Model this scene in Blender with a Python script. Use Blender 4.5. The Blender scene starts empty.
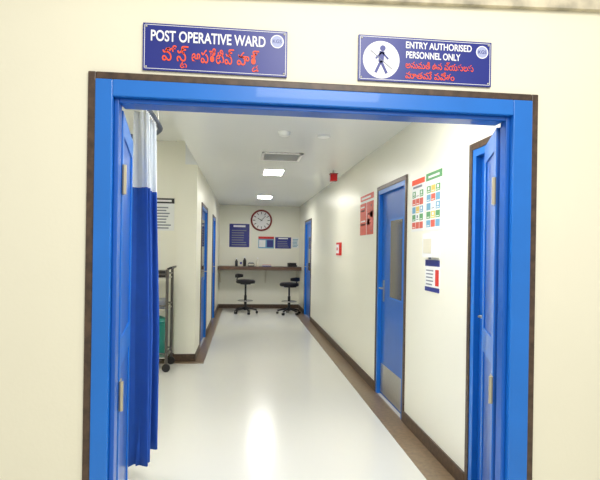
import bpy, bmesh, math, random
from mathutils import Vector, Matrix
random.seed(4)
S = bpy.context.scene
S.view_settings.view_transform = 'Standard'
S.view_settings.look = 'None'

# ---------------------------------------------------------------- materials
def lin(c):
    return tuple(((v/255)/12.92 if v/255 <= .04045 else ((v/255+.055)/1.055)**2.4) for v in c)
_m = {}
def mat(name, rgb, rough=.5, metal=0, noise=0, nscale=8, bump=0, bscale=60, spec=.5, emit=0, coat=0, alpha=1):
    if name in _m: return _m[name]
    m = bpy.data.materials.new(name); m.use_nodes = True
    nt = m.node_tree; b = nt.nodes['Principled BSDF']
    c = lin(rgb)
    b.inputs['Base Color'].default_value = (*c, 1)
    b.inputs['Roughness'].default_value = rough
    b.inputs['Metallic'].default_value = metal
    b.inputs['Specular IOR Level'].default_value = spec
    b.inputs['Coat Weight'].default_value = coat
    b.inputs['Alpha'].default_value = alpha
    if emit:
        b.inputs['Emission Color'].default_value = (*c, 1)
        b.inputs['Emission Strength'].default_value = emit
    tc = nt.nodes.new('ShaderNodeTexCoord')
    if noise:
        n = nt.nodes.new('ShaderNodeTexNoise'); n.inputs['Scale'].default_value = nscale
        n.inputs['Detail'].default_value = 5
        r = nt.nodes.new('ShaderNodeValToRGB')
        r.color_ramp.elements[0].position = .3; r.color_ramp.elements[1].position = .7
        r.color_ramp.elements[0].color = (*[v*(1-noise) for v in c], 1)
        r.color_ramp.elements[1].color = (*[min(1, v*(1+noise)) for v in c], 1)
        nt.links.new(tc.outputs['Object'], n.inputs['Vector'])
        nt.links.new(n.outputs['Fac'], r.inputs['Fac'])
        nt.links.new(r.outputs['Color'], b.inputs['Base Color'])
    if bump:
        n2 = nt.nodes.new('ShaderNodeTexNoise'); n2.inputs['Scale'].default_value = bscale
        bp = nt.nodes.new('ShaderNodeBump'); bp.inputs['Strength'].default_value = bump
        bp.inputs['Distance'].default_value = .01
        nt.links.new(tc.outputs['Object'], n2.inputs['Vector'])
        nt.links.new(n2.outputs['Fac'], bp.inputs['Height'])
        nt.links.new(bp.outputs['Normal'], b.inputs['Normal'])
    _m[name] = m
    return m

M_front = mat('paint_cream_outer', (240,235,210), .55, noise=.015, nscale=1.5, bump=.05)
M_wall = mat('paint_cream_corridor', (241,240,224), .33, noise=.012, nscale=1.2, bump=.03)
M_ceil = mat('ceiling_white', (238,241,240), .26, noise=.01, nscale=1)
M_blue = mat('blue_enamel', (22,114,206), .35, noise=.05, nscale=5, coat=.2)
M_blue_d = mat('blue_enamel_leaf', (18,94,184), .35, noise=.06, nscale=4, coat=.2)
M_brown = mat('brown_granite', (78,60,45), .4, noise=.4, nscale=30)
M_band = mat('brown_floor_band', (122,102,78), .3, noise=.2, nscale=30)
M_steel = mat('brushed_steel', (190,188,180), .35, metal=.9, noise=.05, nscale=30)
M_rail = mat('track_grey', (64,76,98), .4, metal=.3)
M_brass = mat('brass_hinge', (206,194,160), .35, metal=.6)
M_glass = mat('dark_glass', (92,88,76), .08, spec=.8)
M_navy = mat('navy_sign', (30,42,132), .35, noise=.04, nscale=4)
M_white = mat('white_print', (248,248,248), .5)
M_paper = mat('paper_white', (236,238,236), .6)
M_red = mat('red_print', (210,40,32), .5)
M_orange = mat('orange_print', (250,84,40), .5)
M_salmon = mat('salmon_print', (214,98,80), .5)
M_black = mat('black_plastic', (22,22,24), .4)
M_vinyl = mat('black_vinyl', (26,24,26), .45, bump=.1)
M_counter = mat('counter_brown', (92,68,52), .35, noise=.2, nscale=12)
M_green = mat('teal_plastic', (20,130,116), .4)
M_greenp = mat('green_print', (92,160,100), .5)
M_yellow = mat('yellow_print', (226,196,90), .5)
M_cyan = mat('cyan_print', (110,168,200), .5)
M_grey = mat('grey_print', (130,135,145), .5)
M_cream = mat('cream_plastic', (222,218,198), .4)
M_dred = mat('clock_red', (130,28,24), .3, coat=.5)
M_ventd = mat('vent_dark', (90,92,90), .6)
M_lamp = mat('lamp_diffuser', (255,252,246), .5, emit=58)
M_lampf = mat('lamp_diffuser_far', (255,252,246), .5, emit=80)
M_fill = mat('fill_panel_glow', (255,252,246), .5, emit=16)  # glow for the added fill panels that stay out of view
M_curt = mat('curtain_blue', (30,84,176), .8, noise=.06, nscale=12)
M_mesh = mat('curtain_mesh', (222,228,234), .9)
M_floor = mat('vinyl_floor', (215,215,207), .20, noise=.012, nscale=.8, spec=.7)

# ---------------------------------------------------------------- mesh builder
class MB:
    def __init__(s): s.v = []; s.f = []; s.m = []; s.mats = []; s.sm = []
    def mi(s, m):
        if m not in s.mats: s.mats.append(m)
        return s.mats.index(m)
    def add(s, vs, fs, m, smooth=False):
        o = len(s.v); s.v += [tuple(v) for v in vs]
        i = s.mi(m)
        for f in fs:
            s.f.append([o+k for k in f]); s.m.append(i); s.sm.append(smooth)
        return s
    def box(s, a, b_, m, T=None):
        x0,x1 = sorted((a[0],b_[0])); y0,y1 = sorted((a[1],b_[1])); z0,z1 = sorted((a[2],b_[2]))
        vs = [Vector(p) for p in [(x0,y0,z0),(x1,y0,z0),(x1,y1,z0),(x0,y1,z0),(x0,y0,z1),(x1,y0,z1),(x1,y1,z1),(x0,y1,z1)]]
        if T: vs = [T @ v for v in vs]
        return s.add(vs, [(0,3,2,1),(4,5,6,7),(0,1,5,4),(1,2,6,5),(2,3,7,6),(3,0,4,7)], m)
    def tube(s, pts, r, m, seg=12, caps=True):
        pts = [Vector(p) for p in pts]; rs = r if isinstance(r, (list,tuple)) else [r]*len(pts)
        vs = []; up = None
        for i,p in enumerate(pts):
            d = (pts[min(i+1,len(pts)-1)] - pts[max(i-1,0)]).normalized()
            if up is None: up = d.orthogonal().normalized()
            up = (up - d*up.dot(d)).normalized(); w = d.cross(up)
            for k in range(seg):
                a = 2*math.pi*k/seg
                vs.append(p + (up*math.cos(a)+w*math.sin(a))*rs[i])
        fs = []
        for i in range(len(pts)-1):
            for k in range(seg):
                k2 = (k+1)%seg
                fs.append((i*seg+k, i*seg+k2, (i+1)*seg+k2, (i+1)*seg+k))
        s.add(vs, fs, m, True)
        if caps:
            o = len(pts)-1
            s.add(vs[:seg], [tuple(range(seg))[::-1]], m); s.add(vs[o*seg:], [tuple(range(seg))], m)
        return s
    def lathe(s, c, prof, m, seg=32, T=None, sx=1, sy=1):
        vs = []
        for (r_, z) in prof:
            for k in range(seg):
                a = 2*math.pi*k/seg
                p = Vector((r_*math.cos(a)*sx, r_*math.sin(a)*sy, z))
                if T: p = T @ p
                vs.append(p + Vector(c))
        fs = []
        for i in range(len(prof)-1):
            for k in range(seg):
                k2 = (k+1)%seg
                fs.append((i*seg+k, i*seg+k2, (i+1)*seg+k2, (i+1)*seg+k))
        fs.append(tuple(range(seg))[::-1]); fs.append(tuple((len(prof)-1)*seg+k for k in range(seg)))
        return s.add(vs, fs, m, True)
    def obj(s, name, bevel=0, parent=None, sharp=True):
        me = bpy.data.meshes.new(name)
        xs = list(zip(*s.v)); c = Vector([(min(q)+max(q))/2 for q in xs]); c.z = min(xs[2])
        me.from_pydata([tuple(Vector(v)-c) for v in s.v], [], s.f)
        for m in s.mats: me.materials.append(m)
        for p,i,sm in zip(me.polygons, s.m, s.sm): p.material_index = i; p.use_smooth = sm
        me.validate(); me.update()
        bm = bmesh.new(); bm.from_mesh(me); bmesh.ops.recalc_face_normals(bm, faces=bm.faces)
        for e in bm.edges:
            if len(e.link_faces) == 2 and e.calc_face_angle(0) > .8: e.smooth = False
        bm.to_mesh(me); bm.free()
        o = bpy.data.objects.new(name, me); S.collection.objects.link(o); o.location = c
        if bevel:
            bv = o.modifiers.new('bevel', 'BEVEL'); bv.width = bevel; bv.segments = 2; bv.limit_method = 'ANGLE'
        if parent:
            o.parent = parent; o.matrix_parent_inverse = Matrix.Translation(parent.location).inverted()
        return o

def text(body, loc, size, m, rotz=0, parent=None, name='lettering', align='CENTER', width=None, bold=0, ext=.0003):
    cu = bpy.data.curves.new(name, 'FONT'); cu.body = body; cu.size = size
    cu.align_x = align; cu.align_y = 'CENTER'; cu.extrude = ext; cu.offset = bold
    cu.materials.append(m)
    o = bpy.data.objects.new(name, cu); S.collection.objects.link(o)
    o.rotation_euler = (math.pi/2, 0, rotz); o.location = loc
    if width:
        bpy.context.view_layer.update()
        w = o.dimensions.x
        if w > 0: o.scale.x = width/w
    if parent:
        o.parent = parent; o.matrix_parent_inverse = Matrix.Translation(parent.location).inverted()

# ---------------------------------------------------------------- constants (metres)
H = 2.61; HA = 2.92
XR = 1.42; XL = -.63; YB = 12.8; YN = 2.2; YN2 = 2.34
YF = 6.75
XI0, XI1 = -.54, 1.205
ZT = 2.117

# ---------------------------------------------------------------- shell
f = MB(); f.box((-3.2,-3,-.12),(4,YB+.2,0),M_floor); f.obj('floor')
BX0, BX1, BZ = -.663, 1.35, 2.24
w = MB()
w.box((-3.2,YN,0),(BX0+.005,YN2,3.0),M_front); w.box((BX1-.005,YN,0),(4,YN2,3.0),M_front)
w.box((BX0+.005,YN,BZ-.005),(BX1-.005,YN2,3.0),M_front); w.obj('wall_front')
def wall_x(name, x0, x1, y0, y1, h, openings):
    w = MB(); y = y0
    for (a,b_,z) in openings:
        if a > y: w.box((x0,y,0),(x1,a,h),M_wall)
        w.box((x0,a,z),(x1,b_,h),M_wall); y = b_
    w.box((x0,y,0),(x1,y1,h),M_wall)
    return w.obj(name)
wall_x('wall_right', XR, XR+.16, YN2, YB, H, [(2.44,2.99,2.14),(4.30,5.20,2.14),(10.55,11.6,2.14)])
wall_x('wall_left', XL-.16, XL, YF, YB, H, [(7.5,8.6,2.14),(10.1,11.0,2.14)])
w = MB(); w.box((XL-.16,YB,0),(XR+.16,YB+.15,H+.1),M_wall); w.obj('wall_back')
w = MB(); w.box((-.90,YF,0),(XL-.16,YF+.2,HA),M_wall); w.box((-3.05,YF+.06,0),(-.90,YF+.2,HA),M_wall); w.obj('wall_bay')
w = MB(); w.box((-3.2,YN2,0),(-3.05,YF+.2,HA),M_wall); w.obj('wall_bay_side')
w = MB(); w.box((XL,YN2,H),(XR+.16,YB+.15,H+.35),M_ceil); w.box((XL-.16,YF,H),(XL,YB+.15,H+.35),M_ceil); w.obj('ceiling')
w = MB(); w.box((-3.2,YN2,HA),(XL,YF+.2,HA+.06),M_ceil); w.obj('ceiling_bay')
w = MB()
w.add([(-3.1,YN-.03,2.495),(3.9,YN-.03,2.72),(3.9,YN-.03,2.99),(-3.1,YN-.03,2.99),(-3.1,YN,2.495),(3.9,YN,2.72),(3.9,YN,2.99),(-3.1,YN,2.99)],
      [(0,1,2,3),(4,7,6,5),(0,4,5,1),(2,6,7,3),(0,3,7,4),(1,5,6,2)], mat('trim_beige',(196,186,160),.6,noise=.45,nscale=9)); w.obj('trim_cornice')

w = MB(); w.box((XR-.20,YN2,0),(XR,YB,.004),M_band); w.obj('trim_floor_right')
w = MB(); w.box((XL,YF-.02,0),(XL+.13,YB,.004),M_band); w.box((-3.05,YF-.13,0),(XL+.13,YF,.004),M_band); w.obj('trim_floor_left')
w = MB(); w.box((XL+.13,YB-.13,0),(XR-.20,YB,.004),M_band); w.obj('trim_floor_back')
def skirt(name, xa, xb, segs):
    w = MB()
    for a,b_ in segs: w.box((xa,a,.004),(xb,b_,.10),M_brown)
    w.obj(name, .002)
skirt('baseboard_right', XR-.014, XR, [(YN2,2.44-.04),(3.03,4.26),(5.24,10.51),(11.64,YB)])
skirt('baseboard_left', XL, XL+.014, [(YF-.014,7.46),(8.64,10.06),(11.04,YB)])
w = MB(); w.box((-.914,YF-.014,.004),(XL,YF,.10),M_brown); w.box((-3.05,YF+.046,.004),(-.90,YF+.06,.10),M_brown); w.obj('baseboard_bay')
w = MB(); w.box((XL+.014,YB-.014,.004),(XR-.014,YB,.10),M_brown); w.obj('baseboard_back')

# ---------------------------------------------------------------- main double door frame + leaves
w = MB()
w.box((BX0,YN-.012,0),(BX0+.032,YN+.04,BZ),M_brown); w.box((BX1-.032,YN-.012,0),(BX1,YN+.04,BZ),M_brown)
w.box((BX0+.032,YN-.012,BZ-.032),(BX1-.032,YN+.04,BZ),M_brown)
fx0, fx1, fz = BX0+.032, BX1-.032, BZ-.032
YJ = YN+.065
w.box((fx0,YN-.02,0),(XI0-.02,YJ,fz),M_blue); w.box((XI1+.02,YN-.02,0),(fx1,YJ,fz),M_blue)
w.box((XI0-.02,YN-.02,ZT+.02),(XI1+.02,YN2+.01,fz),M_blue)
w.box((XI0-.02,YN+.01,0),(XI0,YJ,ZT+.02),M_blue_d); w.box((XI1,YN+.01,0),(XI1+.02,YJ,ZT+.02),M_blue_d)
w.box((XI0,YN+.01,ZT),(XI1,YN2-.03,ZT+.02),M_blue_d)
w.obj('door_frame', .004)

def leaf(name, hinge, end, side):
    h = Vector((*hinge,0)); e = Vector((*end,0)); d = (e-h); L = d.length; d.normalize()
    nrm = Vector((-d.y, d.x, 0))*side
    T = Matrix(((d.x,nrm.x,0,h.x),(d.y,nrm.y,0,h.y),(0,0,1,0),(0,0,0,1)))
    w = MB()
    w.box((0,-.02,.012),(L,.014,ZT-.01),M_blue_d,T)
    for a,b_ in (((.0,.012),(.07,ZT-.01)),((L-.07,.012),(L,ZT-.01)),((.07,ZT-.11),(L-.07,ZT-.01)),((.07,.012),(L-.07,.16)),((.07,.95),(L-.07,1.08))):
        w.box((a[0],.014,a[1]),(b_[0],.022,b_[1]),M_blue,T)
    for z in (1.80,.84):
        w.box((.002,.022,z-.065),(.055,.027,z+.065),M_brass,T)
        w.tube([T@Vector((-.006,.030,z-.065)),T@Vector((-.006,.030,z+.065))],.010,M_brass,10)
        for dz in (-.04,0,.04):
            w.tube([T@Vector((.032,.026,z+dz)),T@Vector((.032,.029,z+dz))],.005,M_steel,8)
    return w.obj(name,.002)
leaf('door_1', (-.562,2.29), (-.668,2.98), -1)
leaf('door_2', (1.224,2.29), (1.385,2.73), 1)

# ---------------------------------------------------------------- side doors set in walls
def side_door(name, xw, sgn, y0, y1, glass=None, kick=False, handle_far=True, zt=2.14):
    w = MB()
    X = lambda d: xw + sgn*d
    w.box((X(-.012),y0-.04,0),(X(0),y0,zt+.04),M_brown); w.box((X(-.012),y1,0),(X(0),y1+.04,zt+.04),M_brown)
    w.box((X(-.012),y0,zt),(X(0),y1,zt+.04),M_brown)
    w.box((X(-.006),y0,0),(X(.15),y0+.045,zt),M_blue); w.box((X(-.006),y1-.045,0),(X(.15),y1,zt),M_blue)
    w.box((X(-.006),y0+.045,zt-.045),(X(.15),y1-.045,zt),M_blue)
    a, b_ = y0+.045, y1-.045
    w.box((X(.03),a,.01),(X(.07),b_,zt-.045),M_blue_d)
    if glass:
        ga, gb, z0, z1 = glass
        w.box((X(.018),ga-.02,z0-.02),(X(.03),gb+.02,z1+.02),M_blue)
        w.box((X(.014),ga,z0),(X(.018),gb,z1),M_glass)
    if kick: w.box((X(.026),a+.03,.03),(X(.03),b_-.03,.33),M_steel)
    hy = b_-.10 if handle_far else a+.07
    w.box((X(.022),hy-.016,.98),(X(.03),hy+.016,1.20),M_steel)
    w.tube([(X(.02),hy,1.12),(X(-.02),hy,1.12),(X(-.02),hy-.1,1.12)],.008,M_steel,8)
    for z in (.3,1.1,1.85):
        yy = a if handle_far else b_
        w.tube([(X(.02),yy,z-.05),(X(.02),yy,z+.05)],.01,M_steel,8)
    w.obj(name,.002)
side_door('door_3', XR, 1, 2.44, 2.99)
side_door('door_4', XR, 1, 4.30, 5.20, glass=(4.44,4.80,1.05,1.80), kick=True)
side_door('door_5', XR, 1, 10.55, 11.6, glass=(10.8,11.1,1.05,1.8))
side_door('door_6', XL, -1, 7.5, 8.6, glass=(7.75,8.25,1.05,1.95), handle_far=True)
side_door('door_7', XL, -1, 10.1, 11.0)

# ---------------------------------------------------------------- signs on front wall
def sign(x0,x1,z0,z1,name):
    w = MB(); w.box((x0,YN-.012,z0),(x1,YN,z1),M_navy)
    b0 = .006; y = YN-.0128
    for (a,c,d,e) in ((x0+b0,z0+b0,x1-b0,z0+b0+.002),(x0+b0,z1-b0-.002,x1-b0,z1-b0),(x0+b0,z0+b0,x0+b0+.002,z1-b0),(x1-b0-.002,z0+b0,x1-b0,z1-b0)):
        w.box((a,y,c),(d,YN-.011,e),M_white)
    for px in (x0+.014,x1-.014):
        for pz in (z0+.014,z1-.014):
            w.lathe((px,YN-.012,pz),[(.005,0),(.004,.002),(.001,.003)],M_steel,10,Matrix.Rotation(math.pi/2,3,'X'))
    w.lathe((x1-.045,YN-.012,z1-.047),[(.029,0),(.029,.0015)],M_white,28,Matrix.Rotation(math.pi/2,3,'X'))
    w.lathe((x1-.045,YN-.0133,z1-.047),[(.025,0),(.025,.0006)],mat('logo_blue',(170,178,215),.5),28,Matrix.Rotation(math.pi/2,3,'X'))
    return w
yt = YN-.0135
w = sign(-.441,.175,2.257,2.457,'s')
sg = w.obj('ward_sign')
text('POST OPERATIVE WARD', (-.165,yt,2.402), .064, M_white, parent=sg, width=.487, bold=.0012)
text('పోస్', (-.310,yt,2.324), .078, M_orange, parent=sg, width=.110, bold=.0004)
text('ట', (-.270,yt,2.284), .040, M_orange, parent=sg, bold=.0003)
text('ఆపరేటివ్', (-.150,yt,2.322), .078, M_orange, parent=sg, width=.180, bold=.0004)
text('వార్', (.0,yt,2.322), .078, M_orange, parent=sg, width=.095, bold=.0004)
text('డ', (.036,yt,2.284), .040, M_orange, parent=sg, bold=.0003)
text('KGS', (.130,YN-.0145,2.410), .022, M_navy, parent=sg)
w = sign(.494,1.116,2.263,2.466,'s')
cx, cz = .598, 2.358
RX = Matrix.Rotation(math.pi/2,3,'X')
w.lathe((cx,YN-.012,cz),[(.084,0),(.084,.001)],M_white,40,RX,sx=1)
yf = YN-.0142
def seg2(a,b_,wd,m,yy=yf):
    a = Vector((a[0],yy,a[1])); b_ = Vector((b_[0],yy,b_[1])); d=(b_-a).normalized(); p=Vector((-d.z,0,d.x))*wd/2
    vs=[a-p,b_-p,b_+p,a+p]; vs += [v+Vector((0,.001,0)) for v in vs]
    w.add(vs,[(0,1,2,3),(7,6,5,4),(0,4,5,1),(1,5,6,2),(2,6,7,3),(3,7,4,0)],m)
w.lathe((cx+.006,yf+.001,cz+.052),[(.013,0),(.013,.001)],M_navy,18,RX)
seg2((cx+.003,cz+.038),(cx-.002,cz-.01),.024,M_navy)
seg2((cx-.002,cz-.006),(cx+.025,cz-.06),.012,M_navy)
seg2((cx-.002,cz-.006),(cx-.026,cz-.058),.012,M_navy)
seg2((cx+.003,cz+.034),(cx+.032,cz+.004),.008,M_navy)
seg2((cx+.001,cz+.034),(cx-.026,cz+.004),.008,M_navy)
seg2((cx-.050,cz+.040),(cx+.050,cz-.040),.003,M_grey,yf-.0006)
s2 = w.obj('authorised_entry_sign')
text('ENTRY AUTHORISED', (.865,yt,2.430), .042, M_white, parent=s2, width=.310, bold=.0008)
text('PERSONNEL ONLY', (.838,yt,2.386), .042, M_white, parent=s2, width=.255, bold=.0008)
text('అనుమతి ఉన వ్యకులకు', (.870,yt,2.340), .042, M_orange, parent=s2, width=.32, bold=.0002)
text('మాతమే పవేశం', (.825,yt,2.294), .042, M_orange, parent=s2, width=.23, bold=.0002)
text('KGS', (1.071,YN-.0145,2.419), .022, M_navy, parent=s2)

# ---------------------------------------------------------------- posters
def poster(name, plane, u0, u1, z0, z1, base, rects, th=.004):
    w = MB()
    def q(a,c,b_,d,m,t0,t1):
        if plane[0]=='y': w.box((u0+(u1-u0)*a,plane[1]-t1,z0+(z1-z0)*c),(u0+(u1-u0)*b_,plane[1]-t0,z0+(z1-z0)*d),m)
        else: w.box((plane[1]-t1,u1-(u1-u0)*a,z0+(z1-z0)*c),(plane[1]-t0,u1-(u1-u0)*b_,z0+(z1-z0)*d),m)
    q(0,0,1,1,base,0,th)
    for k,(a,c,b_,d,m) in enumerate(rects): q(a,c,b_,d,m,th-.0005,th+.001+.0002*(k%4))
    return w.obj(name)
def lines(n, a=.1, b_=.9, z0=.08, z1=.8, m=None, gap=.5):
    out=[]; dz=(z1-z0)/n
    for i in range(n):
        e = b_-random.random()*.25*(b_-a)
        out.append((a, z0+i*dz, e, z0+i*dz+dz*gap, m or M_grey))
    return out
def grid(cols, rows, pal, z0=.05, z1=.8, a0=.06, a1=.94):
    out=[]; cw=(a1-a0)/cols; ch=(z1-z0)/rows
    for i in range(cols):
        for j in range(rows):
            a=a0+i*cw; c=z0+j*ch
            m=pal[(i*3+j*2)%len(pal)]
            out.append((a,c,a+.86*cw,c+ch*.82,m))
            m2 = M_paper if m is not M_paper else M_grey
            out.append((a+.12*cw,c+ch*.12,a+.7*cw,c+ch*.22,m2))
            if (i+j)%2==0: out.append((a+.25*cw,c+ch*.35,a+.6*cw,c+ch*.7,m2))
    return out
px = ('x', XR)
poster('safety_poster', px, 5.40,6.03,1.69,2.16, M_paper, [(.0,.86,1,1,M_salmon),(.1,.90,.8,.95,M_paper),(0,0,.48,.8,M_salmon),(.52,0,1,.8,M_salmon)]+lines(8,.06,.42,.06,.78,M_paper,.4)+grid(2,4,[M_paper,M_salmon,M_red],.05,.78,.56,.98))
poster('waste_chart_poster', px, 3.83,4.13,1.67,2.10, M_paper, [(0,.9,1,1,M_orange),(.1,.83,.8,.87,M_grey)]+grid(3,5,[M_salmon,M_yellow,M_greenp,M_salmon,M_cyan,M_paper]))
poster('handwash_chart_poster', px, 3.48,3.80,1.67,2.11, M_paper, [(0,.87,1,1,M_greenp),(.15,.91,.85,.95,M_paper)]+grid(3,5,[M_cyan,M_paper,M_greenp,M_salmon,M_cyan,M_yellow]))
poster('instruction_notice', px, 3.50,3.79,1.20,1.44, M_paper, [(0,.8,1,1,M_navy),(0,0,1,.14,M_navy),(.72,.2,.95,.7,M_red)]+lines(5,.08,.6,.2,.75,M_grey,.4))
py = ('y', YB)
poster('timing_board', py, -.375,.13,1.55,2.14, M_navy, lines(7,.12,.88,.08,.8,M_grey,.35)+[(.2,.86,.8,.94,M_white)])
poster('protocol_poster', py, .36,.76,1.53,1.83, M_cyan, [(0,.8,1,1,M_red),(.05,.1,.45,.7,M_paper),(.55,.1,.95,.7,M_navy)])
poster('duty_board', py, .79,1.20,1.53,1.82, M_navy, lines(4,.15,.9,.12,.75,M_grey,.35)+[(.2,.84,.8,.93,M_white)])
poster('schedule_notice', py, 1.22,1.40,1.55,1.82, M_paper, lines(6,.12,.9,.1,.9,M_cyan))
poster('bay_notice', ('y', YF+.06), -1.30,-.93,1.73,2.16, M_paper, [(0,.84,1,1,M_black),(.1,.89,.9,.95,M_paper)]+lines(8,.1,.9,.06,.78,M_grey,.45))

# ---------------------------------------------------------------- wall devices
w = MB(); w.box((XR-.05,3.52,1.46),(XR,3.74,1.64),M_paper); w.box((XR-.054,3.55,1.49),(XR-.05,3.71,1.60),M_cream)
w.tube([(XR-.03,3.63,1.462),(XR-.03,3.63,1.445)],.010,M_grey,10); w.obj('wall_dispenser',.006)
w = MB(); w.box((XR-.035,7.20,1.43),(XR,7.46,1.62),M_red); w.box((XR-.04,7.235,1.46),(XR-.035,7.425,1.59),M_white)
w.lathe((XR-.04,7.33,1.525),[(.025,0),(.022,.008)],M_red,16,Matrix.Rotation(-math.pi/2,3,'Y')); w.obj('fire_call_point',.004)
w = MB(); w.tube([(1.22,6.85,H),(1.22,6.85,2.56)],.012,M_white,10); w.box((1.175,6.80,2.46),(1.265,6.90,2.56),mat('beacon_red',(180,14,20),.25,emit=.1))
w.box((1.165,6.79,2.555),(1.275,6.91,2.57),M_dred); w.obj('alarm_beacon',.006)

# ---------------------------------------------------------------- ceiling items
def panel(name,x,y,wx,wy,m,z=H):
    w = MB(); t=.02
    w.box((x-wx/2-t,y-wy/2-t,z-.012),(x-wx/2,y+wy/2+t,z),M_white); w.box((x+wx/2,y-wy/2-t,z-.012),(x+wx/2+t,y+wy/2+t,z),M_white)
    w.box((x-wx/2,y-wy/2-t,z-.012),(x+wx/2,y-wy/2,z),M_white); w.box((x-wx/2,y+wy/2,z-.012),(x+wx/2,y+wy/2+t,z),M_white)
    w.box((x-wx/2,y-wy/2,z-.006),(x+wx/2,y+wy/2,z),m); w.obj(name)
panel('ceiling_light',.40,7.15,.26,.5,M_lamp)
panel('ceiling_light.001',.42,10.6,.28,.5,M_lampf)
panel('fill_panel_near',.40,3.0,.9,.9,M_fill)  # added fill panel, hidden behind the door lintel to brighten the corridor
panel('fill_panel_bay',-1.8,4.0,.9,.9,M_fill,HA)  # unseen fill panel added to light the side bay
w = MB(); vx0,vx1,vy0,vy1 = .19,.66,5.70,6.18
w.box((vx0,vy0,H-.004),(vx1,vy1,H),M_ventd)
for a,b_ in (((vx0,vy0),(vx1,vy0+.03)),((vx0,vy1-.03),(vx1,vy1)),((vx0,vy0),(vx0+.03,vy1)),((vx1-.03,vy0),(vx1,vy1))):
    w.box((a[0],a[1],H-.014),(b_[0],b_[1],H),M_white)
for i in range(9):
    y = vy0+.05+i*.045
    w.box((-.2,-.014,-.0015),(.2,.014,.0015),M_paper,Matrix.Translation((.425,y,H-.009))@Matrix.Rotation(.5,4,'X'))
w.obj('air_vent')
w = MB(); w.lathe((.36,4.7,H-.045),[(.02,0),(.045,.008),(.055,.03),(.06,.045)],M_paper,24); w.obj('smoke_detector')
w = MB(); w.lathe((.75,4.8,H-.02),[(.03,0),(.06,.008),(.065,.02)],M_paper,24); w.obj('ceiling_speaker')

# ---------------------------------------------------------------- wall clock
w = MB(); cc=(.43,YB,2.24)
w.lathe(cc,[(.26,0),(.275,.02),(.27,.045),(.25,.055),(.232,.045),(.228,.02)],M_dred,48,RX)
w.lathe((cc[0],cc[1]-.0,cc[2]),[(.232,0),(.232,.022)],M_white,48,RX)
for k in range(12):
    a = k*math.pi/6; T = Matrix.Translation((cc[0]+math.sin(a)*.185,YB-.024,cc[2]+math.cos(a)*.185))@Matrix.Rotation(a,4,'Y')
    w.box((-.008,-.002,-.03),(.008,.002,.03),M_black,T)
for a,L,wd in ((-1.05,.11,.014),(.75,.16,.010)):
    T = Matrix.Translation((cc[0],YB-.028,cc[2]))@Matrix.Rotation(a,4,'Y'); w.box((-wd/2,-.001,-.03),(wd/2,.001,L),M_black,T)
w.lathe((cc[0],YB-.026,cc[2]),[(.014,0),(.012,.008)],M_black,16,RX)
w.obj('wall_clock')

# ---------------------------------------------------------------- counter
w = MB()
w.box((XL+.002,12.27,1.035),(XR-.002,YB,1.075),M_counter); w.box((XL+.002,12.25,.99),(XR-.002,12.29,1.075),M_counter)
for x in (XL+.05,.55,XR-.07):
    w.box((x-.015,12.32,.95),(x+.015,YB,.99),M_cream); w.box((x-.015,YB-.03,.65),(x+.015,YB,.99),M_cream)
    w.tube([(x,12.36,.96),(x,YB-.02,.68)],.010,M_cream,8)
w.obj('wall_counter',.003)
def bottle(name,x,y,h,r,m,cap):
    w=MB(); w.lathe((x,y,1.075),[(r*.9,0),(r,.01),(r,h*.6),(r*.45,h*.78),(r*.4,h*.86)],m,18)
    w.lathe((x,y,1.075+h*.86),[(r*.5,0),(r*.5,h*.14)],cap,14); w.obj(name)
bottle('sanitiser_bottle',-.18,12.45,.20,.035,M_black,M_white)
bottle('sanitiser_bottle.001',.02,12.5,.24,.04,M_black,M_white)
bottle('sanitiser_bottle.002',.34,12.45,.22,.035,M_cream,M_white)
w=MB(); w.box((.10,12.4,1.075),(.26,12.6,1.15),M_black); w.box((.12,12.42,1.15),(.24,12.58,1.17),M_grey)
w.box((.11,12.395,1.10),(.25,12.4,1.14),M_cream); w.obj('instrument_tray',.004)
w=MB(); w.box((-.10,12.4,1.075),(-.04,12.5,1.19),M_cream); w.box((-.095,12.395,1.13),(-.045,12.4,1.18),M_navy); w.obj('card_box',.003)
w=MB(); w.box((.46,12.42,1.075),(.68,12.6,1.095),M_navy); w.box((.465,12.425,1.095),(.675,12.59,1.112),M_paper); w.box((.46,12.42,1.112),(.68,12.6,1.118),M_red); w.obj('register_book',.002)
w=MB(); w.box((1.10,12.4,1.075),(1.32,12.66,1.12),M_black); w.box((1.10,12.56,1.12),(1.32,12.66,1.17),M_black)
w.tube([(1.12,12.45,1.155),(1.30,12.45,1.155)],.022,M_black,10)
w.tube([(1.13,12.45,1.12),(1.13,12.45,1.155)],.016,M_black,8); w.tube([(1.29,12.45,1.12),(1.29,12.45,1.155)],.016,M_black,8)
w.obj('desk_telephone',.004)

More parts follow.
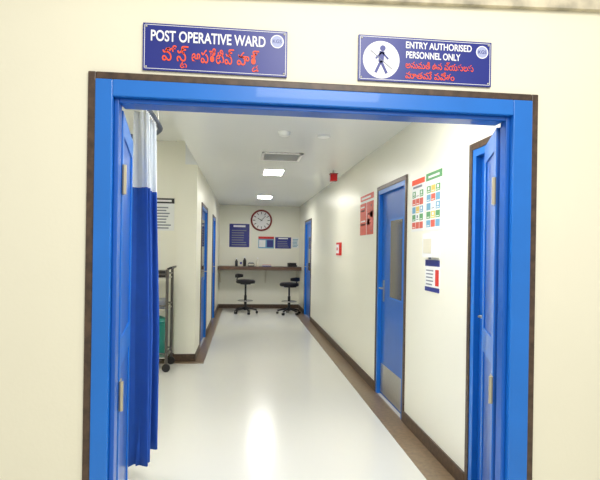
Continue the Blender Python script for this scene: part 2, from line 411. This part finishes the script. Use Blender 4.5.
# ---------------------------------------------------------------- stools
def stool(name,x,y,rot,zs=.70):
    w = MB()
    w.lathe((x,y,zs),[(.15,0),(.21,.005),(.225,.03),(.22,.065),(.19,.085),(.08,.094),(.01,.095)],M_vinyl,36)
    w.lathe((x,y,zs-.02),[(.12,0),(.13,.02)],M_black,24)
    w.tube([(x,y,.12),(x,y,.42)],.032,M_black,16); w.tube([(x,y,.42),(x,y,zs-.01)],.022,M_black,16)
    ring=[(x+.17*math.cos(a),y+.17*math.sin(a),.30) for a in [2*math.pi*i/28 for i in range(29)]]
    w.tube(ring,.010,M_steel,8,False)
    for k in range(3):
        a=k*2.094+.4; w.tube([(x,y,.30),(x+.17*math.cos(a),y+.17*math.sin(a),.30)],.008,M_steel,8)
    w.lathe((x,y,.085),[(.04,0),(.045,.03),(.03,.055)],M_black,20)
    for k in range(5):
        a = rot+k*2*math.pi/5; c,s_=math.cos(a),math.sin(a)
        w.tube([(x+.02*c,y+.02*s_,.13),(x+.15*c,y+.15*s_,.11),(x+.27*c,y+.27*s_,.08)],[.028,.022,.017],M_black,10)
        w.tube([(x+.27*c,y+.27*s_,.08),(x+.27*c,y+.27*s_,.045)],.008,M_steel,8)
        px_,py_ = -s_,c
        for o in (-.016,.016):
            q=Vector((x+.27*c+px_*o,y+.27*s_+py_*o,.031)); d=Vector((px_,py_,0))*.009
            w.tube([q-d,q+d],.03,M_black,14)
    ca,sa=math.cos(rot),math.sin(rot)
    w.tube([(x+.10*ca,y+.10*sa,zs-.01),(x+.22*ca,y+.22*sa,zs+.0),(x+.255*ca,y+.255*sa,zs+.08),(x+.235*ca,y+.235*sa,zs+.17)],.013,M_black,8)
    vs=[];n_=11
    for i in range(n_):
        a=rot+(i-5)*.13; edge=1-abs(i-5)/5*.35
        for r_,z in ((.215,-1),(.215,1),(.245,1),(.245,-1)):
            vs.append((x+r_*math.cos(a),y+r_*math.sin(a),zs+.17+z*.05*edge))
    fs=[(0,1,2,3),tuple(4*(n_-1)+k for k in (3,2,1,0))]
    for i in range(n_-1):
        for k in range(4): fs.append((4*i+k,4*i+4+k,4*i+4+(k+1)%4,4*i+(k+1)%4))
    w.add(vs,fs,M_vinyl,True)
    return w.obj(name,0)
stool('swivel_stool',.05,11.75,2.5,.70)
stool('swivel_stool.001',1.06,11.6,-.9,.65)

# ---------------------------------------------------------------- trolley and bin in side bay
w = MB(); tx0,tx1,ty0,ty1=-1.50,-.915,6.18,6.60
M_tf = mat('trolley_frame',(96,92,88),.35,metal=.6)
for x in (tx0,tx1):
    for y in (ty0,ty1):
        w.tube([(x,y,.10),(x,y,1.24)],.018,M_tf,10)
        w.tube([(x,y-.014,.05),(x,y+.014,.05)],.05,M_black,16); w.tube([(x,y,.05),(x,y,.12)],.012,M_steel,8)
for z in (.16,.74,1.12):
    w.box((tx0,ty0,z),(tx1,ty1,z+.018),M_steel)
    for a,b_ in (((tx0,ty0),(tx1,ty0)),((tx0,ty1),(tx1,ty1)),((tx0,ty0),(tx0,ty1)),((tx1,ty0),(tx1,ty1))):
        w.tube([(*a,z+.06),(*b_,z+.06)],.009,M_tf,8)
w.tube([(tx1,ty0,1.24),(tx1+.04,ty0,1.26),(tx1+.04,ty1,1.26),(tx1,ty1,1.24)],.014,M_black,10)
w.box((tx0+.06,ty0+.04,1.138),(tx0+.28,ty1-.05,1.22),M_black); w.box((tx1-.29,ty0+.05,1.138),(tx1-.03,ty1-.06,1.22),M_vinyl)
w.box((tx1-.32,ty0+.04,.758),(tx1-.04,ty1-.05,.86),M_grey); w.box((tx0+.05,ty0+.05,.758),(tx0+.2,ty1-.05,.86),M_cream)
w.obj('instrument_trolley',.002)
w = MB()
w.lathe((-1.075,6.38,.1785),[(.11,0),(.115,.01),(.128,.38),(.136,.385),(.136,.415),(.13,.42),(.12,.45),(.05,.475),(.02,.48)],M_green,28)
w.obj('waste_bin')

# ---------------------------------------------------------------- curtain track and curtain
w = MB(); ZR=2.345; XT=-.595
path=[(XT,YN2,ZR),(XT,3.45,ZR)]
for i in range(1,9):
    a=i*math.pi/2/8; path.append((XT-.3+.3*math.cos(a),3.55+.38*math.sin(a),ZR))
path.append((-3.05,3.93,ZR))
w.tube(path,.018,M_rail,10)
for (x,y) in ((-1.1,3.93),(-2.2,3.93)):
    w.tube([(x,y,ZR),(x,y,HA)],.007,M_steel,8)
w.tube([(XT,3.5,ZR),(-.615,3.5,H)],.007,M_steel,8)
for k in range(9):
    y=3.04+k*.042
    w.tube([(XT,y,2.332),(XT,y,2.318)],.004,M_white,6)
w.obj('curtain_track')

NS, NZ = 170, 28
vs=[];z0c,z1c=.19,2.316
for j in range(NZ+1):
    t=j/NZ; z=z1c+(z0c-z1c)*t
    for i in range(NS+1):
        s_=i/NS
        amp=(.034+.036*min(1,t*1.6))*(1+.25*math.sin(s_*9.0))
        ph=2*math.pi*6.5*s_+.5*math.sin(t*3+s_*4)
        x=-.625-.006*t+amp*math.sin(ph)+.012*t*math.sin(s_*17)
        y=3.06+.33*s_+(.012+.02*t)*math.sin(ph*2+.6)
        vs.append((x,y,z+ (.012*math.sin(ph) if j==NZ else 0)))
fs_b=[];fs_m=[]
for j in range(NZ):
    zz=z1c+(z0c-z1c)*(j+.5)/NZ
    for i in range(NS):
        a=j*(NS+1)+i; q=(a,a+1,a+NS+2,a+NS+1)
        (fs_m if zz>1.86 else fs_b).append(q)
w=MB(); w.add(vs,fs_b,M_curt,True); i=w.mi(M_mesh)
for q in fs_m: w.f.append(list(q)); w.m.append(i); w.sm.append(True)
cur=w.obj('curtain')
so=cur.modifiers.new('solid','SOLIDIFY'); so.thickness=.0025

# ---------------------------------------------------------------- lights
def area(name,loc,rot,size,power,col=(1,.98,.94)):
    l=bpy.data.lights.new(name,'AREA'); l.size=size; l.energy=power; l.color=col
    o=bpy.data.objects.new(name,l); S.collection.objects.link(o); o.location=loc; o.rotation_euler=rot; return o
area('lobby_light',(.7,.0,3.3),(math.radians(32),0,0),1.2,58)
W=bpy.data.worlds.new('World'); S.world=W; W.use_nodes=True
W.node_tree.nodes['Background'].inputs[0].default_value=(1,.98,.93,1); W.node_tree.nodes['Background'].inputs[1].default_value=.74

# ---------------------------------------------------------------- camera
cam=bpy.data.cameras.new('camera'); co=bpy.data.objects.new('camera',cam); S.collection.objects.link(co)
cam.sensor_width=36; cam.lens=36*500/600; cam.shift_y=10/600; cam.clip_start=.02
yaw=math.atan(56/500); rho=math.radians(.9)
F=Vector((math.sin(yaw),math.cos(yaw),0)); R0=Vector((math.cos(yaw),-math.sin(yaw),0)); U0=Vector((0,0,1))
R=R0*math.cos(rho)+U0*math.sin(rho); U=U0*math.cos(rho)-R0*math.sin(rho)
co.matrix_world=Matrix(((R.x,U.x,-F.x,0),(R.y,U.y,-F.y,0),(R.z,U.z,-F.z,1.5),(0,0,0,1)))
S.camera=co
